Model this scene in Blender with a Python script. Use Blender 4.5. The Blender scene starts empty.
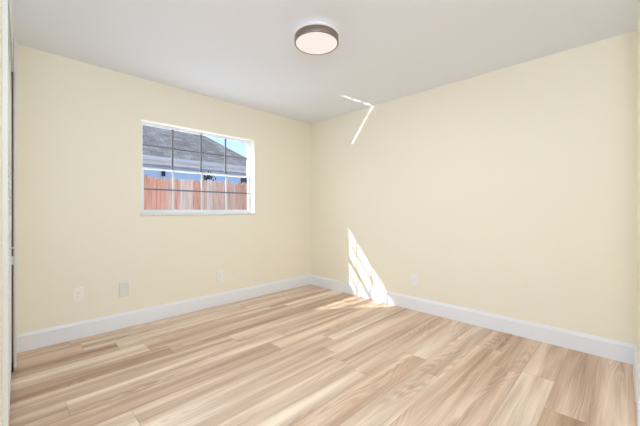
import bpy, bmesh, math, random
from mathutils import Vector, Matrix
R = math.radians
C = bpy.context.scene.collection
sc = bpy.context.scene
random.seed(7)

# ------------------------------------------------------------------ camera
cam = bpy.data.cameras.new('camera'); co = bpy.data.objects.new('camera', cam); C.objects.link(co)
cam.sensor_width = 36.0
cam.lens = 306.5 * 36.0 / 640.0
cam.shift_y = -3.0 / 640.0
cam.clip_start = 0.02
co.location = (0, 0, 1.1285)
co.rotation_euler = (R(90), 0, R(44.86 - 90))
sc.camera = co

# ------------------------------------------------------------------ world, sun, exposure
sc.view_settings.view_transform = 'Standard'
sc.view_settings.look = 'None'
sc.view_settings.gamma = 1.0
sc.view_settings.use_curve_mapping = False
sc.view_settings.exposure = 0.06
try:
    sc.cycles.max_bounces = 12
    sc.cycles.diffuse_bounces = 8
    sc.cycles.transparent_max_bounces = 12
    sc.cycles.use_adaptive_sampling = False
    sc.cycles.use_light_tree = False
    sc.cycles.use_denoising = True
    sc.cycles.sample_clamp_indirect = 6.0
except Exception:
    pass
SUN = Vector((1.29, -1.0, -1.23)).normalized()          # direction the sunlight travels
w = bpy.data.worlds.new('sky'); sc.world = w; w.use_nodes = True
nt = w.node_tree; nt.nodes.clear()
wo = nt.nodes.new('ShaderNodeOutputWorld'); bg = nt.nodes.new('ShaderNodeBackground')
sky = nt.nodes.new('ShaderNodeTexSky'); sky.sky_type = 'NISHITA'; sky.sun_disc = False
sky.sun_elevation = R(37); sky.sun_rotation = R(-52); sky.air_density = 1.0; sky.dust_density = 1.0; sky.ozone_density = 4.0
nt.links.new(sky.outputs[0], bg.inputs[0]); bg.inputs[1].default_value = 0.36
nt.links.new(bg.outputs[0], wo.inputs[0])
sl = bpy.data.lights.new('sun', 'SUN'); so = bpy.data.objects.new('sun', sl); C.objects.link(so)
sl.energy = 5.0; sl.angle = R(0.2); sl.color = (1.0, 0.985, 0.96)
so.location = (-6, 12, 9); so.rotation_euler = SUN.to_track_quat('-Z', 'Y').to_euler()
# unseen fill lights added to brighten the room evenly
def area(name, loc, direction, sx, sy, power, col=(1, 1, 1), spread=180):
    l = bpy.data.lights.new(name, 'AREA'); o = bpy.data.objects.new(name, l); C.objects.link(o)
    l.shape = 'RECTANGLE'; l.size = sx; l.size_y = sy; l.energy = power; l.color = col; l.spread = R(spread)
    o.location = loc; o.rotation_euler = Vector(direction).to_track_quat('-Z', 'Y').to_euler()
    return o
hl = bpy.data.lights.new('camera_fill', 'POINT'); ho = bpy.data.objects.new('camera_fill', hl); C.objects.link(ho)
hl.energy = 90; hl.shadow_soft_size = 0.28; hl.color = (0.72, 0.86, 1.0); ho.location = (-0.06, -0.14, 1.88)  # fill lamp added by the camera, no source stands in the hall
area('window_sky_fill', (1.56, 3.62, 1.56), (0, -1, 0.45), 1.25, 0.9, 8, (0.74, 0.85, 1.0), 170)  # area lamp added outside the glass to boost the sky's light
# narrow lamps added in place of sunlight reflected up off the sill's inner edge
GL = Vector((1.29, -1.0, 1.15)).normalized()
for a0, a1 in ((0, .18), (.18, .36), (.36, .54), (.54, .665), (.68, .80), (.80, .92), (.92, 1.04)):
    a = (a0 + a1) / 2
    u = (Vector((1, -.07, 0)) - GL * GL.dot(Vector((1, -.07, 0)))).normalized()
    l = bpy.data.lights.new('added_glint_lamp', 'AREA'); o = bpy.data.objects.new('added_glint_lamp', l); C.objects.link(o)
    l.shape = 'RECTANGLE'; l.size = .97 * (a1 - a0) * .79; l.size_y = .012; l.spread = R(1.0); l.energy = .13 * (a1 - a0); l.color = (1, .98, .93)
    z = -GL; y = z.cross(u)
    o.matrix_world = Matrix((( u.x, y.x, z.x, 1.19 + .97 * a), (u.y, y.y, z.y, 3.455 - .07 * a), (u.z, y.z, z.z, 1.104), (0, 0, 0, 1)))

# ------------------------------------------------------------------ materials
def new_mat(name):
    m = bpy.data.materials.new(name); m.use_nodes = True
    n = m.node_tree; n.nodes.clear()
    o = n.nodes.new('ShaderNodeOutputMaterial'); p = n.nodes.new('ShaderNodeBsdfPrincipled')
    n.links.new(p.outputs[0], o.inputs[0])
    return m, n, p
def lin(c): return tuple((x / 255 / 12.92) if x / 255 <= 0.04045 else ((x / 255 + 0.055) / 1.055) ** 2.4 for x in c) + (1,)
def paint(name, col, rough=0.6, scale=60, var=0.03, bump=0.0, metal=0.0, stretch=(1, 1, 1)):
    m, n, p = new_mat(name)
    tc = n.nodes.new('ShaderNodeTexCoord'); mp = n.nodes.new('ShaderNodeMapping'); mp.inputs['Scale'].default_value = stretch
    ns = n.nodes.new('ShaderNodeTexNoise'); ns.inputs['Scale'].default_value = scale; ns.inputs['Detail'].default_value = 4
    mr = n.nodes.new('ShaderNodeMapRange'); mr.inputs['To Min'].default_value = 1 - var; mr.inputs['To Max'].default_value = 1 + var
    mx = n.nodes.new('ShaderNodeMix'); mx.data_type = 'RGBA'; mx.blend_type = 'MULTIPLY'; mx.inputs[0].default_value = 1
    mx.inputs[6].default_value = lin(col)
    n.links.new(tc.outputs['Object'], mp.inputs[0]); n.links.new(mp.outputs[0], ns.inputs['Vector'])
    n.links.new(ns.outputs['Fac'], mr.inputs['Value']); n.links.new(mr.outputs[0], mx.inputs[7])
    n.links.new(mx.outputs[2], p.inputs['Base Color'])
    p.inputs['Roughness'].default_value = rough; p.inputs['Metallic'].default_value = metal
    if bump:
        b = n.nodes.new('ShaderNodeBump'); b.inputs['Strength'].default_value = bump; b.inputs['Distance'].default_value = 0.002
        n.links.new(ns.outputs['Fac'], b.inputs['Height']); n.links.new(b.outputs[0], p.inputs['Normal'])
    return m
M_WALL = paint('cream_wall_paint', (244, 239, 223), 0.75, 90, 0.008, 0.15)
M_CEIL = paint('ceiling_paint', (236, 240, 249), 0.85, 70, 0.008, 0.15)
M_TRIM = paint('white_trim_paint', (240, 243, 250), 0.35, 20, 0.008)
M_DOOR = paint('white_door_paint', (232, 234, 232), 0.45, 20, 0.01)
M_VINYL = paint('window_vinyl', (234, 236, 240), 0.4, 20, 0.01)
M_BACKLIT = paint('backlit_shade_grey', (112, 114, 120), 0.5, 20, 0.01)  # white grid bars coloured grey, their backlit shade put into the colour
M_BAR = paint('lower_grid_paint', (204, 206, 210), 0.5, 20, 0.01)
M_SILL = paint('sill_marble', (232, 230, 228), 0.12, 9, 0.05)
M_GAP_SHADE = paint('door_gap_shade', (116, 98, 80), 0.6, 30, 0.15, stretch=(1, 1, .1))  # brown stands for the shade in the gaps around the closet door
M_BLACK = paint('black_metal', (28, 28, 28), 0.4, 30, 0.05)
M_PLATE = paint('cream_plastic', (250, 247, 236), 0.35, 20, 0.005)
M_WPLATE = paint('white_plastic', (244, 243, 246), 0.35, 20, 0.005)
M_GPLATE = paint('grey_plastic', (226, 229, 228), 0.4, 20, 0.005)
M_SLOT = paint('socket_slot', (168, 162, 152), 0.6, 20, 0.02)
M_NICKEL = paint('brushed_nickel', (150, 138, 128), 0.38, 40, 0.08, metal=0.75, stretch=(1, 1, 30))
M_CLOSET = paint('closet_paint', (120, 105, 85), 0.8, 30, 0.05)
M_STUCCO = paint('blue_grey_stucco', (190, 222, 248), 0.85, 12, 0.05, 0.3)
M_FASCIA = paint('fascia_paint', (222, 228, 228), 0.5, 8, 0.03)
M_SOFFIT = paint('soffit_paint', (215, 220, 225), 0.6, 8, 0.04)
M_OUTWALL = paint('outer_stucco', (225, 222, 212), 0.85, 12, 0.04, 0.3)
M_CONC = paint('patio_concrete', (190, 186, 178), 0.85, 3, 0.08)
M_DGLASS = paint('dark_window_glass', (40, 48, 56), 0.1, 3, 0.1)
M_BARK = paint('pale_bark', (186, 180, 170), 0.85, 12, 0.1)
M_LEAF = paint('dark_leaf', (52, 66, 46), 0.7, 12, 0.3)

def emit(name, col, s):
    m = bpy.data.materials.new(name); m.use_nodes = True; n = m.node_tree; n.nodes.clear()
    o = n.nodes.new('ShaderNodeOutputMaterial'); e = n.nodes.new('ShaderNodeEmission')
    e.inputs[0].default_value = lin(col); e.inputs[1].default_value = s
    n.links.new(e.outputs[0], o.inputs[0]); return m
M_DIFF = emit('lit_diffuser', (252, 241, 232), 0.96)
M_HALO = emit('lit_acrylic', (255, 244, 234), 0.75)
for _m in (M_DIFF, M_HALO): _m.cycles.emission_sampling = 'NONE'

def glass():
    m = bpy.data.materials.new('window_glass'); m.use_nodes = True; n = m.node_tree; n.nodes.clear()
    o = n.nodes.new('ShaderNodeOutputMaterial'); mx = n.nodes.new('ShaderNodeMixShader')
    t = n.nodes.new('ShaderNodeBsdfTransparent'); g = n.nodes.new('ShaderNodeBsdfGlossy'); f = n.nodes.new('ShaderNodeMapRange'); lw = n.nodes.new('ShaderNodeLayerWeight'); pw = n.nodes.new('ShaderNodeMath'); pw.operation = 'POWER'; pw.inputs[1].default_value = 4.0
    n.links.new(lw.outputs['Facing'], pw.inputs[0]); n.links.new(pw.outputs[0], f.inputs[0]); f.inputs['To Min'].default_value = 0.0004; f.inputs['To Max'].default_value = 0.6
    t.inputs[0].default_value = (0.96, 0.975, 0.98, 1); g.inputs['Roughness'].default_value = 0.02
    n.links.new(f.outputs[0], mx.inputs[0]); n.links.new(t.outputs[0], mx.inputs[1]); n.links.new(g.outputs[0], mx.inputs[2])
    n.links.new(mx.outputs[0], o.inputs[0]); return m
M_GLASS = glass()

def floor_mat():
    m, n, p = new_mat('oak_vinyl_planks'); L = n.links.new
    def nd(t, **k):
        x = n.nodes.new(t)
        for a, b in k.items(): setattr(x, a, b)
        return x
    def ma(op, a, b=None, c=None):
        x = nd('ShaderNodeMath', operation=op)
        for i, v in enumerate((a, b, c)):
            if v is None: continue
            if isinstance(v, (int, float)): x.inputs[i].default_value = v
            else: L(v, x.inputs[i])
        return x.outputs[0]
    tc = nd('ShaderNodeTexCoord'); sp = nd('ShaderNodeSeparateXYZ'); L(tc.outputs['Object'], sp.inputs[0])
    X, Y = sp.outputs[0], sp.outputs[1]
    v = ma('DIVIDE', ma('ADD', Y, 0.955), 0.183)
    row = ma('FLOOR', v); fv = ma('SUBTRACT', v, row)
    wn = nd('ShaderNodeTexWhiteNoise', noise_dimensions='1D'); L(ma('ADD', row, 11.3), wn.inputs['W'])
    u = ma('DIVIDE', ma('ADD', ma('ADD', X, 20), ma('MULTIPLY', wn.outputs[0], 1.5)), 1.5)
    col = ma('FLOOR', u); fu = ma('SUBTRACT', u, col)
    idv = nd('ShaderNodeCombineXYZ'); L(ma('ADD', row, 5.0), idv.inputs[0]); L(ma('ADD', col, 2.0), idv.inputs[1])
    wn2 = nd('ShaderNodeTexWhiteNoise', noise_dimensions='2D'); L(idv.outputs[0], wn2.inputs['Vector'])
    pid = wn2.outputs[0]
    ramp = nd('ShaderNodeValToRGB'); L(pid, ramp.inputs[0]); cr = ramp.color_ramp
    cols = [(0.0, (188, 156, 130)), (0.22, (203, 174, 149)), (0.5, (214, 189, 166)), (0.75, (222, 200, 178)), (1.0, (208, 178, 151))]
    cr.elements[0].position = 0; cr.elements[0].color = lin(cols[0][1]); cr.elements[1].position = 1; cr.elements[1].color = lin(cols[-1][1])
    for ps, c in cols[1:-1]:
        e = cr.elements.new(ps); e.color = lin(c)
    # broad cloudy grain and fine grain, both drawn out along the plank, shifted per plank
    def grain(sx, sy, scale, detail, dist):
        cv = nd('ShaderNodeCombineXYZ')
        L(ma('ADD', ma('MULTIPLY', X, sx), ma('MULTIPLY', pid, 37.0)), cv.inputs[0])
        L(ma('ADD', ma('MULTIPLY', Y, sy), ma('MULTIPLY', pid, 91.0)), cv.inputs[1])
        ns = nd('ShaderNodeTexNoise'); ns.inputs['Scale'].default_value = scale; ns.inputs['Detail'].default_value = detail
        ns.inputs['Distortion'].default_value = dist; L(cv.outputs[0], ns.inputs['Vector']); return ns.outputs['Fac']
    g1 = grain(0.5, 8.5, 1.2, 3.5, 0.35); g2 = grain(2.2, 130.0, 1.0, 4, 0.5)
    # cathedral figure: rings of a stretched noise field
    g3 = grain(0.7, 5.5, 1.0, 1.5, 0.2)
    rings = ma('PINGPONG', ma('MULTIPLY', g3, 30.0), 0.5)
    rmask = nd('ShaderNodeMapRange'); L(grain(0.7, 4.0, 1.3, 1, 0), rmask.inputs['Value'])
    rmask.inputs['From Min'].default_value = 0.48; rmask.inputs['From Max'].default_value = 0.62
    f = ma('ADD', ma('MULTIPLY', ma('SUBTRACT', g1, 0.5), 1.6), ma('MULTIPLY', ma('SUBTRACT', g2, 0.5), 0.5))
    f = ma('SUBTRACT', f, ma('MULTIPLY', ma('MULTIPLY', ma('SUBTRACT', 0.28, rings), rmask.outputs[0]), 0.5))
    f = ma('ADD', f, 1.0)
    # joints
    ev = ma('MINIMUM', fv, ma('SUBTRACT', 1.0, fv)); eu = ma('MINIMUM', fu, ma('SUBTRACT', 1.0, fu))
    jv = ma('LESS_THAN', ev, 0.007); ju = ma('LESS_THAN', eu, 0.0012)
    j = ma('SUBTRACT', 1.0, ma('MULTIPLY', ma('MAXIMUM', jv, ju), 0.22))
    f = ma('MULTIPLY', f, j)
    mx = nd('ShaderNodeMix', data_type='RGBA', blend_type='MULTIPLY'); mx.inputs[0].default_value = 1
    L(ramp.outputs[0], mx.inputs[6])
    # darker grain turns a touch warmer
    gm = nd('ShaderNodeGamma'); cc = nd('ShaderNodeCombineColor'); L(f, cc.inputs[0]); L(ma('POWER', f, 1.3), cc.inputs[1]); L(ma('POWER', f, 1.55), cc.inputs[2])
    L(cc.outputs[0], mx.inputs[7]); L(mx.outputs[2], p.inputs['Base Color'])
    p.inputs['Roughness'].default_value = 0.42
    p.inputs['Specular IOR Level'].default_value = 0.45
    b = nd('ShaderNodeBump'); b.inputs['Strength'].default_value = 0.08; b.inputs['Distance'].default_value = 0.001
    L(f, b.inputs['Height']); L(b.outputs[0], p.inputs['Normal'])
    return m
M_FLOOR = floor_mat()

def shingle_mat():
    m, n, p = new_mat('grey_shingles'); L = n.links.new
    tc = n.nodes.new('ShaderNodeTexCoord'); br = n.nodes.new('ShaderNodeTexBrick')
    mp = n.nodes.new('ShaderNodeMapping'); L(tc.outputs['UV'], mp.inputs[0]); L(mp.outputs[0], br.inputs['Vector'])
    br.inputs['Scale'].default_value = 1; br.inputs['Brick Width'].default_value = 0.30; br.inputs['Row Height'].default_value = 0.14
    br.inputs['Mortar Size'].default_value = 0.012; br.inputs['Bias'].default_value = 0.0
    br.inputs['Color1'].default_value = lin((158, 143, 130)); br.inputs['Color2'].default_value = lin((184, 168, 154)); br.inputs['Mortar'].default_value = lin((140, 128, 118))
    ns = n.nodes.new('ShaderNodeTexNoise'); ns.inputs['Scale'].default_value = 2.5; ns.inputs['Detail'].default_value = 6; L(mp.outputs[0], ns.inputs['Vector'])
    mr = n.nodes.new('ShaderNodeMapRange'); mr.inputs['From Min'].default_value = .3; mr.inputs['From Max'].default_value = .7
    mr.inputs['To Min'].default_value = .72; mr.inputs['To Max'].default_value = 1.2; L(ns.outputs['Fac'], mr.inputs['Value'])
    mx = n.nodes.new('ShaderNodeMix'); mx.data_type = 'RGBA'; mx.blend_type = 'MULTIPLY'; mx.inputs[0].default_value = 1
    L(br.outputs['Color'], mx.inputs[6]); L(mr.outputs[0], mx.inputs[7]); L(mx.outputs[2], p.inputs['Base Color'])
    p.inputs['Roughness'].default_value = 0.9
    return m
M_SHING = shingle_mat()

def fence_mat():
    m, n, p = new_mat('weathered_fence_wood'); L = n.links.new
    tc = n.nodes.new('ShaderNodeTexCoord'); sp = n.nodes.new('ShaderNodeSeparateXYZ'); L(tc.outputs['Object'], sp.inputs[0])
    dv = n.nodes.new('ShaderNodeMath'); dv.operation = 'DIVIDE'; L(sp.outputs[0], dv.inputs[0]); dv.inputs[1].default_value = 0.15
    fl = n.nodes.new('ShaderNodeMath'); fl.operation = 'FLOOR'; L(dv.outputs[0], fl.inputs[0])
    wn = n.nodes.new('ShaderNodeTexWhiteNoise'); wn.noise_dimensions = '1D'; L(fl.outputs[0], wn.inputs['W'])
    rp = n.nodes.new('ShaderNodeValToRGB'); cr = rp.color_ramp; L(wn.outputs[0], rp.inputs[0])
    cr.elements[0].color = lin((246, 176, 146)); cr.elements[1].color = lin((252, 226, 206))
    e = cr.elements.new(0.5); e.color = lin((250, 192, 164))
    mp = n.nodes.new('ShaderNodeMapping'); mp.inputs['Scale'].default_value = (26, 26, 1.6); L(tc.outputs['Object'], mp.inputs[0])
    ns = n.nodes.new('ShaderNodeTexNoise'); ns.inputs['Scale'].default_value = 1.6; ns.inputs['Detail'].default_value = 5; L(mp.outputs[0], ns.inputs['Vector'])
    r2 = n.nodes.new('ShaderNodeValToRGB'); L(ns.outputs['Fac'], r2.inputs[0]); r2.color_ramp.elements[0].position = .32; r2.color_ramp.elements[1].position = .7
    r2.color_ramp.elements[0].color = (.78, .76, .75, 1); r2.color_ramp.elements[1].color = (1.15, 1.15, 1.15, 1)
    mx = n.nodes.new('ShaderNodeMix'); mx.data_type = 'RGBA'; mx.blend_type = 'MULTIPLY'; mx.inputs[0].default_value = 1
    L(rp.outputs[0], mx.inputs[6]); L(r2.outputs[0], mx.inputs[7]); L(mx.outputs[2], p.inputs['Base Color'])
    p.inputs['Roughness'].default_value = 0.9
    return m
M_FENCE = fence_mat()

# ------------------------------------------------------------------ mesh helpers
def box(bm, x0, x1, y0, y1, z0, z1):
    vs = [bm.verts.new(p) for p in ((x0, y0, z0), (x1, y0, z0), (x1, y1, z0), (x0, y1, z0), (x0, y0, z1), (x1, y0, z1), (x1, y1, z1), (x0, y1, z1))]
    for f in ((0, 3, 2, 1), (4, 5, 6, 7), (0, 1, 5, 4), (1, 2, 6, 5), (2, 3, 7, 6), (3, 0, 4, 7)): bm.faces.new([vs[i] for i in f])
    return vs
def prism(bm, poly, axis, a0, a1):
    """extrude a 2-D polygon along axis ('x': poly is (y,z); 'y': (x,z); 'z': (x,y))"""
    def P(q, a): return {'x': (a, q[0], q[1]), 'y': (q[0], a, q[1]), 'z': (q[0], q[1], a)}[axis]
    A = [bm.verts.new(P(q, a0)) for q in poly]; B = [bm.verts.new(P(q, a1)) for q in poly]; k = len(poly)
    bm.faces.new(A[::-1]); bm.faces.new(B)
    for i in range(k): bm.faces.new((A[i], A[(i + 1) % k], B[(i + 1) % k], B[i]))
def lathe(bm, prof, seg=64, cap0=True, cap1=True):
    rings = [[bm.verts.new((r * math.cos(2 * math.pi * i / seg), r * math.sin(2 * math.pi * i / seg), z)) for i in range(seg)] for r, z in prof]
    for a, b in zip(rings, rings[1:]):
        for i in range(seg): bm.faces.new((a[i], a[(i + 1) % seg], b[(i + 1) % seg], b[i]))
    if cap0: bm.faces.new(rings[0][::-1])
    if cap1: bm.faces.new(rings[-1])
def tube(bm, pts, radii, seg=6):
    rings = []
    for i, p in enumerate(pts):
        d = (Vector(pts[min(i + 1, len(pts) - 1)]) - Vector(pts[max(i - 1, 0)])).normalized()
        q = d.to_track_quat('Z', 'Y')
        rings.append([bm.verts.new(Vector(p) + q @ Vector((radii[i] * math.cos(2 * math.pi * k / seg), radii[i] * math.sin(2 * math.pi * k / seg), 0))) for k in range(seg)])
    for a, b in zip(rings, rings[1:]):
        for k in range(seg): bm.faces.new((a[k], a[(k + 1) % seg], b[(k + 1) % seg], b[k]))
    bm.faces.new(rings[0][::-1]); bm.faces.new(rings[-1])
def obj(name, bm, mat, parent=None, loc=None, bevel=0, smooth=False):
    bmesh.ops.recalc_face_normals(bm, faces=bm.faces)
    me = bpy.data.meshes.new(name); bm.to_mesh(me); bm.free(); me.materials.append(mat)
    o = bpy.data.objects.new(name, me); C.objects.link(o)
    if parent: o.parent = parent
    if loc: o.location = loc
    if smooth:
        for p in me.polygons: p.use_smooth = True
    if bevel:
        b = o.modifiers.new('bevel', 'BEVEL'); b.width = bevel; b.segments = 2; b.limit_method = 'ANGLE'
    return o
def boxes(name, lst, mat, parent=None, bevel=0, loc=None):
    bm = bmesh.new()
    for b in lst: box(bm, *b)
    return obj(name, bm, mat, parent, loc, bevel)
def empty(name, loc=(0, 0, 0), rz=0):
    o = bpy.data.objects.new(name, None); C.objects.link(o); o.location = loc; o.rotation_euler = (0, 0, rz); o.empty_display_size = .1; return o
def struct(o): o['kind'] = 'structure'; return o
def tag(o, label, cat, group=None):
    o['label'] = label; o['category'] = cat
    if group: o['group'] = group
    return o

# ------------------------------------------------------------------ the room
XE, YN, YS, XW, H = 3.211, 3.41, -0.062, -0.03, 2.44
WX0, WX1, WZ0, WZ1 = 0.904, 2.221, 1.087, 2.033           # window opening
YO = 3.590                                                # outer face of the window wall
struct(boxes('floor', [(-2.4, XE + .2, -2.4, YO, -.12, 0)], M_FLOOR))
struct(boxes('ceiling', [(-2.4, XE + .2, -2.4, YO, H, H + .2)], M_CEIL))
struct(boxes('wall_north', [(-1.0, WX0, YN, YO, 0, H), (WX1, XE + .2, YN, YO, 0, H), (WX0, WX1, YN, YO, 0, WZ0), (WX0, WX1, YN, YO, WZ1, H)], M_WALL))
struct(boxes('wall_east', [(XE, XE + .2, -.3, YN, 0, H)], M_WALL))
struct(boxes('wall_south', [(2.3, XE, YS - .12, YS, 0, H)], M_WALL))
CY0, CY1, CZ = 1.91, 3.085, 2.11                          # closet opening in the west wall
struct(boxes('wall_west', [(XW - .1, XW, 1.5, CY0 - .03, 0, H), (XW - .1, XW, CY1 + .02, YN, 0, H), (XW - .1, XW, CY0 - .03, CY1 + .02, CZ + .05, H)], M_WALL))
struct(boxes('wall_closet', [(-.8, -.7, 1.3, YN, 0, H), (-.7, XW - .1, 1.5, 1.6, 0, H)], M_CLOSET))
struct(boxes('wall_hall', [(-2.4, -2.3, -2.4, 1.4, 0, H), (-2.3, XE + .2, -2.4, -2.3, 0, H), (-2.3, -.8, 1.3, 1.4, 0, H), (XE + .05, XE + .2, -2.3, -.3, 0, H)], M_WALL))

def base_prof(h=.145, t=.015): return [(0, 0), (t, 0), (t, h - .022), (t - .004, h - .012), (t - .007, h), (0, h)]
bm = bmesh.new(); prism(bm, [(YN - a, b) for a, b in base_prof()], 'x', XW + .001, XE)
struct(obj('baseboard_north', bm, M_TRIM))
bm = bmesh.new(); prism(bm, [(XE - a, b) for a, b in base_prof()], 'y', YS, YN - .015)
struct(obj('baseboard_east', bm, M_TRIM))
bm = bmesh.new(); prism(bm, [(YS + a, b) for a, b in base_prof()], 'x', 2.3, XE - .015)
struct(obj('baseboard_south', bm, M_TRIM))
bm = bmesh.new(); prism(bm, [(XW + a, b) for a, b in base_prof(t=.012)], 'y', 1.5, CY0 - .06)
struct(obj('baseboard_west', bm, M_TRIM))

struct(boxes('sun_block_board', [(WX0 - .10, WX0 + .006, YO, YO + .075, WZ0 - .03, WZ1 + .05)], M_OUTWALL))  # unseen board added outside to cut the left of the floor's sun patch
# closet opening: casing, strip coloured as gap shade, louvred bifold door
struct(boxes('trim_1', [(XW, -.0125, CY0 - .06, CY0, 0, H)], M_DOOR, bevel=.002))
struct(boxes('trim_2', [(.009, .024, CY1 + .006, CY1 + .05, 0, 2.36), (XW, .009, CY1 + .02, CY1 + .05, 0, 2.36)], M_DOOR, bevel=.001))
struct(boxes('gap_shade_strip', [(XW - .08, .006, CY1 + .005, CY1 + .0195, 0, CZ + .04)], M_GAP_SHADE))  # strip that paints the dark gap between door leaf and casing
bm = bmesh.new(); prism(bm, [(XW, CY0 + .001), (-.0115, CY0 + .001), (.0065, CY1 + .004), (XW, CY1 + .004)], 'z', CZ, H)
struct(obj('trim_4', bm, M_DOOR))
d1 = struct(empty('door_1', (-.0128, CY0 + .004, 0), 0))
ang = -math.atan2(.0105, 1.165)
def leaf(name, l0, l1):
    e = boxes(name, [(-.03, 0, l0, l0 + .05, .035, 2.03), (-.03, 0, l1 - .05, l1, .035, 2.03),
                     (-.03, 0, l0 + .05, l1 - .05, .035, .16), (-.03, 0, l0 + .05, l1 - .05, 1.96, 2.03), (-.03, 0, l0 + .05, l1 - .05, 1.0, 1.09)], M_DOOR, d1)
    e.rotation_euler = (0, 0, ang)
    bm = bmesh.new(); z = .18
    while z < 1.94:
        if not (.97 < z < 1.09):
            prism(bm, [(-.027, z), (-.023, z - .006 + .0), (-.003, z - .028 + .006), (-.001, z - .016), (-.02, z + .012)][::1], 'y', l0 + .048, l1 - .048)
        z += .032
    s = obj('louvre_panel', bm, M_DOOR, e)
    return e
lf1 = leaf('door_leaf', .0, .578); lf2 = leaf('door_leaf', .584, 1.165)
kb = bmesh.new(); lathe(kb, [(.006, 0), (.006, .008), (.011, .011), (.012, .016), (.008, .02)], 20)
k = obj('door_knob', kb, M_DOOR, lf2, smooth=True); k.location = (0, 1.10, .865); k.rotation_euler = (0, R(90), 0)
boxes('door_latch', [(0, .010, 1.125, 1.163, .745, .80)], M_DOOR, lf2, .002)
boxes('pivot_bracket', [(-.022, .010, 1.10, 1.166, .004, .045), (-.01, -.002, 1.11, 1.13, .02, .075)], M_BLACK, lf2, .002)

# ------------------------------------------------------------------ window
win = struct(empty('window_1', ((WX0 + WX1) / 2, YN, WZ0)))
def wb(name, lst, mat, parent=win, bevel=0):                       # world coordinates to the window's own
    ox, oy, oz = (WX0 + WX1) / 2, YN, WZ0
    return boxes(name, [(a - ox, b - ox, c - oy, d - oy, e - oz, f - oz) for a, b, c, d, e, f in lst], mat, parent, bevel)
FY0, FY1 = 3.508, 3.575
fw = .014
wb('window_frame', [(WX0, WX0 + .038, FY0, FY1, WZ0, WZ1), (WX1 - .010, WX1, FY0, FY1, WZ0, WZ1), (WX0 + .038, WX1 - .010, FY0, FY1, WZ1 - .008, WZ1), (WX0 + .038, WX1 - .010, FY0, FY1, WZ0, WZ0 + .022)], M_VINYL, bevel=.002)
wb('window_sill', [(WX0 - .006, WX1 + .006, YN - .012, FY0, WZ0 - .018, WZ0 + .004)], M_SILL, bevel=.003)
GX0, GX1 = WX0 + .038, WX1 - .010
ZM = 1.563
def sash(name, z0, z1, y0, y1, st, rb, rt, zm, mcol):
    s = wb(name, [(GX0, GX0 + st, y0, y1, z0, z1), (GX1 - st, GX1, y0, y1, z0, z1), (GX0 + st, GX1 - st, y0, y1, z0, z0 + rb), (GX0 + st, GX1 - st, y0, y1, z1 - rt, z1)], M_VINYL, bevel=.0015)
    a, b = GX0 + st, GX1 - st; ym = (y0 + y1) / 2
    g = wb('glass_pane', [(a, b, ym - .001, ym + .001, z0 + rb, z1 - rt)], M_GLASS, s); g.location = (0, 0, 0)
    xs = [1.250, 1.571, 1.884]
    wb('grid_bars', [(x - .009, x + .009, ym - .016, ym - .002, z0 + rb, z1 - rt) for x in xs], mcol, s)
    wb('grid_bars', [(a, b, ym - .0165, ym - .0025, zm - .0075, zm + .0075)], M_BACKLIT, s)
    return s
sash('upper_sash', ZM - .010, WZ1 - .008, 3.540, 3.566, .012, .018, .010, 1.803, M_BACKLIT)
sash('lower_sash', WZ0 + .022, ZM + .008, 3.512, 3.538, .016, .022, .016, 1.345, M_BAR)
wb('sash_lock', [(1.545, 1.60, 3.515, 3.535, ZM + .008, ZM + .018)], M_BACKLIT, bevel=.003)

# ------------------------------------------------------------------ ceiling light
cl = tag(empty('ceiling_light', (1.576, 1.604, H)), 'round flush ceiling light with nickel drum and glowing white diffuser', 'ceiling light')
bm = bmesh.new(); lathe(bm, [(.12, -.031), (.12, 0.0)]); obj('mounting_plate', bm, M_TRIM, cl, smooth=False)
bm = bmesh.new(); lathe(bm, [(.152, -.046), (.164, -.043), (.164, -.037), (.150, -.033), (.121, -.031)]); obj('acrylic_ring', bm, M_HALO, cl, smooth=True)
bm = bmesh.new()
lathe(bm, [(.150, -.088), (.152, -.094), (.160, -.094), (.162, -.091), (.162, -.048), (.158, -.0465), (.150, -.0465)], 96, False, False)
obj('drum', bm, M_NICKEL, cl, smooth=True)
bm = bmesh.new(); lathe(bm, [(.151, -.080), (.151, -.0925), (.146, -.0955), (.10, -.0975), (.05, -.0985), (.002, -.099)], 96); obj('diffuser', bm, M_DIFF, cl, smooth=True)

ll = bpy.data.lights.new('lamp_glow', 'AREA'); lo = bpy.data.objects.new('lamp_glow', ll); C.objects.link(lo)
ll.shape = 'DISK'; ll.size = .28; ll.energy = 9; ll.color = (1.0, .99, .98); lo.location = (1.576, 1.604, H - .102)

# ------------------------------------------------------------------ wall plates
def duplex(name, loc, rz, pm, label, wd=.078, hg=.122):
    """plate facing local -y"""
    t = tag(empty(name, loc, rz), label, 'outlet')
    boxes('cover_plate', [(-wd / 2, wd / 2, -.007, -.0005, -hg / 2, hg / 2)], pm, t, .002)
    for s in (1, -1):
        bm = bmesh.new(); pts = []
        for i in range(20):
            a = 2 * math.pi * i / 20
            pts.append((.0165 * math.cos(a), max(-.0125, min(.0125, .0165 * math.sin(a))) + s * .0195))
        prism(bm, pts, 'y', -.0095, -.007)
        r = obj('socket', bm, pm, t)
        boxes('slot', [(-.0075, -.0055, -.0099, -.0094, s * .0195 - .002, s * .0195 + .006), (.0055, .0075, -.0099, -.0094, s * .0195 - .002, s * .0195 + .005), (-.002, .002, -.0099, -.0094, s * .0195 - .009, s * .0195 - .005)], M_SLOT, r)
    bm = bmesh.new(); lathe(bm, [(.003, 0), (.003, .0015)], 12); sc_ = obj('screw', bm, M_SLOT, t); sc_.rotation_euler = (R(90), 0, 0); sc_.location = (0, -.007, 0)
    return t
duplex('power_outlet', (.410, YN, .384), 0, M_PLATE, 'cream outlet plate low on window wall, farthest left, before the grey plate')
duplex('power_outlet', (1.745, YN, .347), 0, M_WPLATE, 'white outlet plate low on window wall, nearest the room corner')
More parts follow.
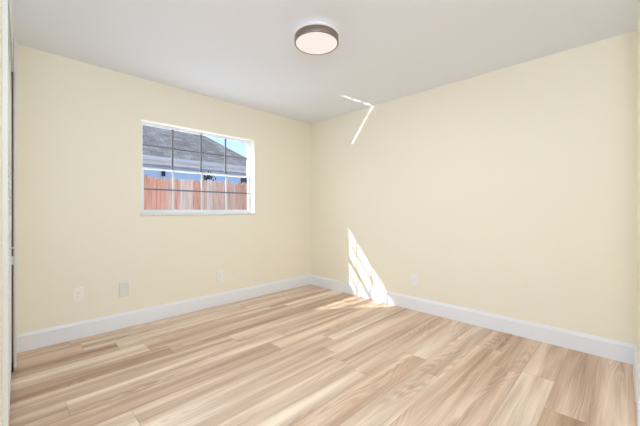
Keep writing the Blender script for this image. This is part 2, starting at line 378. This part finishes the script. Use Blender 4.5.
duplex('power_outlet', (XE, 1.690, .337), R(-90), M_WPLATE, 'white outlet low on right-hand wall, beside the patch of sunlight')
t = tag(empty('wall_plate', (.757, YN, .374)), 'grey raised wall plate between the two outlets below the window', 'wall plate')
boxes('back_box', [(-.036, .036, -.012, -.0005, -.062, .062)], M_WPLATE, t, .002)
boxes('cover', [(-.039, .039, -.024, -.012, -.066, .066)], M_GPLATE, t, .004)
t = tag(empty('cable_jack', (1.926, YN, .357)), 'tiny grey round cable jack on window wall right of corner outlet', 'cable jack')
bm = bmesh.new(); lathe(bm, [(.013, .0005), (.013, .003), (.009, .005)], 20); o = obj('collar', bm, M_PLATE, t, smooth=False); o.rotation_euler = (R(90), 0, 0)
bm = bmesh.new(); lathe(bm, [(.006, .005), (.006, .012)], 16); o = obj('connector', bm, M_GPLATE, t); o.rotation_euler = (R(90), 0, 0)

# ------------------------------------------------------------------ outside
struct(boxes('ground', [(-30, 40, YO, 60, -.3, -.12)], M_CONC))
FYY = 6.7
fe = tag(empty('wooden_fence', (2.2, FYY, -.12)), 'reddish weathered board fence seen through the lower window panes', 'fence')
bm = bmesh.new(); x = -6.0
while x < 7.5:
    h = 1.92 + random.uniform(-.025, .03); a, b = x + .003, x + .147; dy = random.uniform(-.004, .004)
    prism(bm, [(a, 0), (b, 0), (b, h - .035), (b - .03, h), (a + .03, h), (a, h - .035)], 'y', dy - .01, dy + .01)
    x += .15
obj('board_panel', bm, M_FENCE, fe)
boxes('rail', [(-6, 7.5, .02, .06, .3, .39)], M_FENCE, fe); boxes('rail', [(-6, 7.5, .02, .06, 1.5, 1.59)], M_FENCE, fe)
for i in range(6):
    boxes('fence_post', [(-5.6 + i * 2.4, -5.5 + i * 2.4, .06, .16, 0, 1.84)], M_FENCE, fe)

# neighbouring house: hipped shingle roof, eaves, gutter, blue-grey wall
HX, HY, HZ, P = 6.5, 9.1, 2.6, .743
hs = tag(empty('neighbouring_house', (0, HY, 0)), 'blue-grey house with grey shingle hip roof beyond the fence', 'house')
WXx, DEP = -9.0, 8.0
ry = DEP / 2; rz = HZ + ry * P
def quadpanel(name, pts, mat, uvs):
    me = bpy.data.meshes.new(name); me.from_pydata(pts, [], [tuple(range(len(pts)))]); me.update()
    uv = me.uv_layers.new(); 
    for i, u in enumerate(uvs): uv.data[i].uv = u
    me.materials.append(mat); o = bpy.data.objects.new(name, me); C.objects.link(o); o.parent = hs
    s = o.modifiers.new('solid', 'SOLIDIFY'); s.thickness = .05; s.offset = -1
    return o
sl_ = ry * math.sqrt(1 + P * P)
quadpanel('roof_slope', [(WXx, 0, HZ), (HX, 0, HZ), (HX - ry, ry, rz), (WXx + ry, ry, rz)], M_SHING, [(0, 0), (HX - WXx, 0), (HX - WXx - ry, sl_), (ry, sl_)])
quadpanel('roof_slope', [(HX, 0, HZ), (HX, DEP, HZ), (HX - ry, ry, rz)], M_SHING, [(0, 0), (DEP, 0), (ry, sl_)])
quadpanel('roof_slope', [(HX, DEP, HZ), (WXx, DEP, HZ), (WXx + ry, ry, rz), (HX - ry, ry, rz)], M_SHING, [(0, 0), (HX - WXx, 0), (HX - WXx - ry, sl_), (ry, sl_)])
quadpanel('roof_slope', [(WXx, DEP, HZ), (WXx, 0, HZ), (WXx + ry, ry, rz)], M_SHING, [(0, 0), (DEP, 0), (ry, sl_)])
boxes('fascia', [(WXx, HX, -.02, .02, HZ - .22, HZ - .01), (HX - .02, HX + .02, .02, DEP, HZ - .22, HZ - .01)], M_FASCIA, hs)
bm = bmesh.new(); prism(bm, [(-.02, HZ - .13), (-.10, HZ - .13), (-.125, HZ - .06), (-.125, HZ - .02), (-.115, HZ - .02), (-.11, HZ - .05), (-.09, HZ - .11), (-.02, HZ - .11)], 'x', WXx, HX)
obj('gutter', bm, M_FASCIA, hs)
boxes('soffit', [(WXx + .02, HX - .02, .02, DEP - .02, HZ - .22, HZ - .19)], M_SOFFIT, hs)
boxes('house_wall', [(WXx + .5, HX - .5, .32, DEP - .5, -.12, HZ - .22)], M_STUCCO, hs)
f = boxes('house_window', [(5.52, 5.95, .29, .35, 1.3, 2.32)], M_FASCIA, hs); boxes('pane', [(5.56, 5.91, .275, .295, 1.34, 2.28)], M_DGLASS, f)
f = boxes('wall_lamp', [(3.02, 3.10, .22, .32, 2.10, 2.31)], M_BLACK, hs, .01)

sh = tag(empty('shrub', (4.02, 8.6, -.12)), 'dark leafy shrub tip showing above the fence mid window', 'shrub')
bm = bmesh.new(); tube(bm, [(0, 0, 0), (.03, .0, 1.0), (0, .02, 2.1)], [.03, .025, .012]); obj('stem', bm, M_BARK, sh)
bm = bmesh.new()
for i in range(170):
    c = Vector((random.gauss(0, .075), random.gauss(0, .075), 2.12 + random.gauss(0, .10))); q = Vector((random.uniform(-1, 1), random.uniform(-1, 1), random.uniform(-.5, 1))).to_track_quat('Z', 'Y')
    s = random.uniform(.03, .06)
    bm.faces.new([bm.verts.new(c + q @ Vector(v)) for v in ((-s * .4, 0, 0), (0, -s, 0), (s * .4, 0, 0), (0, s, .01))])
obj('foliage', bm, M_LEAF, sh)

tr = tag(empty('bare_tree', (14.2, 21.5, -.12)), 'pale bare tree whose twigs rise over the roof edge', 'tree')
bm = bmesh.new(); tube(bm, [(0, 0, 0), (.1, 0, 1.6), (0, .1, 3.0)], [.16, .13, .10], 8); obj('trunk', bm, M_BARK, tr)
bm = bmesh.new()
def branch(p, d, l, r, n):
    q = p + d * l * .5 + Vector((random.uniform(-.1, .1), random.uniform(-.1, .1), 0)) * l * .4; e = p + d * l
    tube(bm, [tuple(p), tuple(q), tuple(e)], [r, r * .8, r * .55], 5)
    if n:
        for k in range(3):
            nd_ = (d + Vector((random.uniform(-.9, .9), random.uniform(-.9, .9), random.uniform(-.2, .6)))).normalized()
            branch(e, nd_, l * .72, r * .55, n - 1)
for k in range(5):
    a = k * 1.257; branch(Vector((0, .1, 2.9)), Vector((math.cos(a) * .7, math.sin(a) * .7, .7)).normalized(), 1.0, .07, 3)
obj('branches', bm, M_BARK, tr)
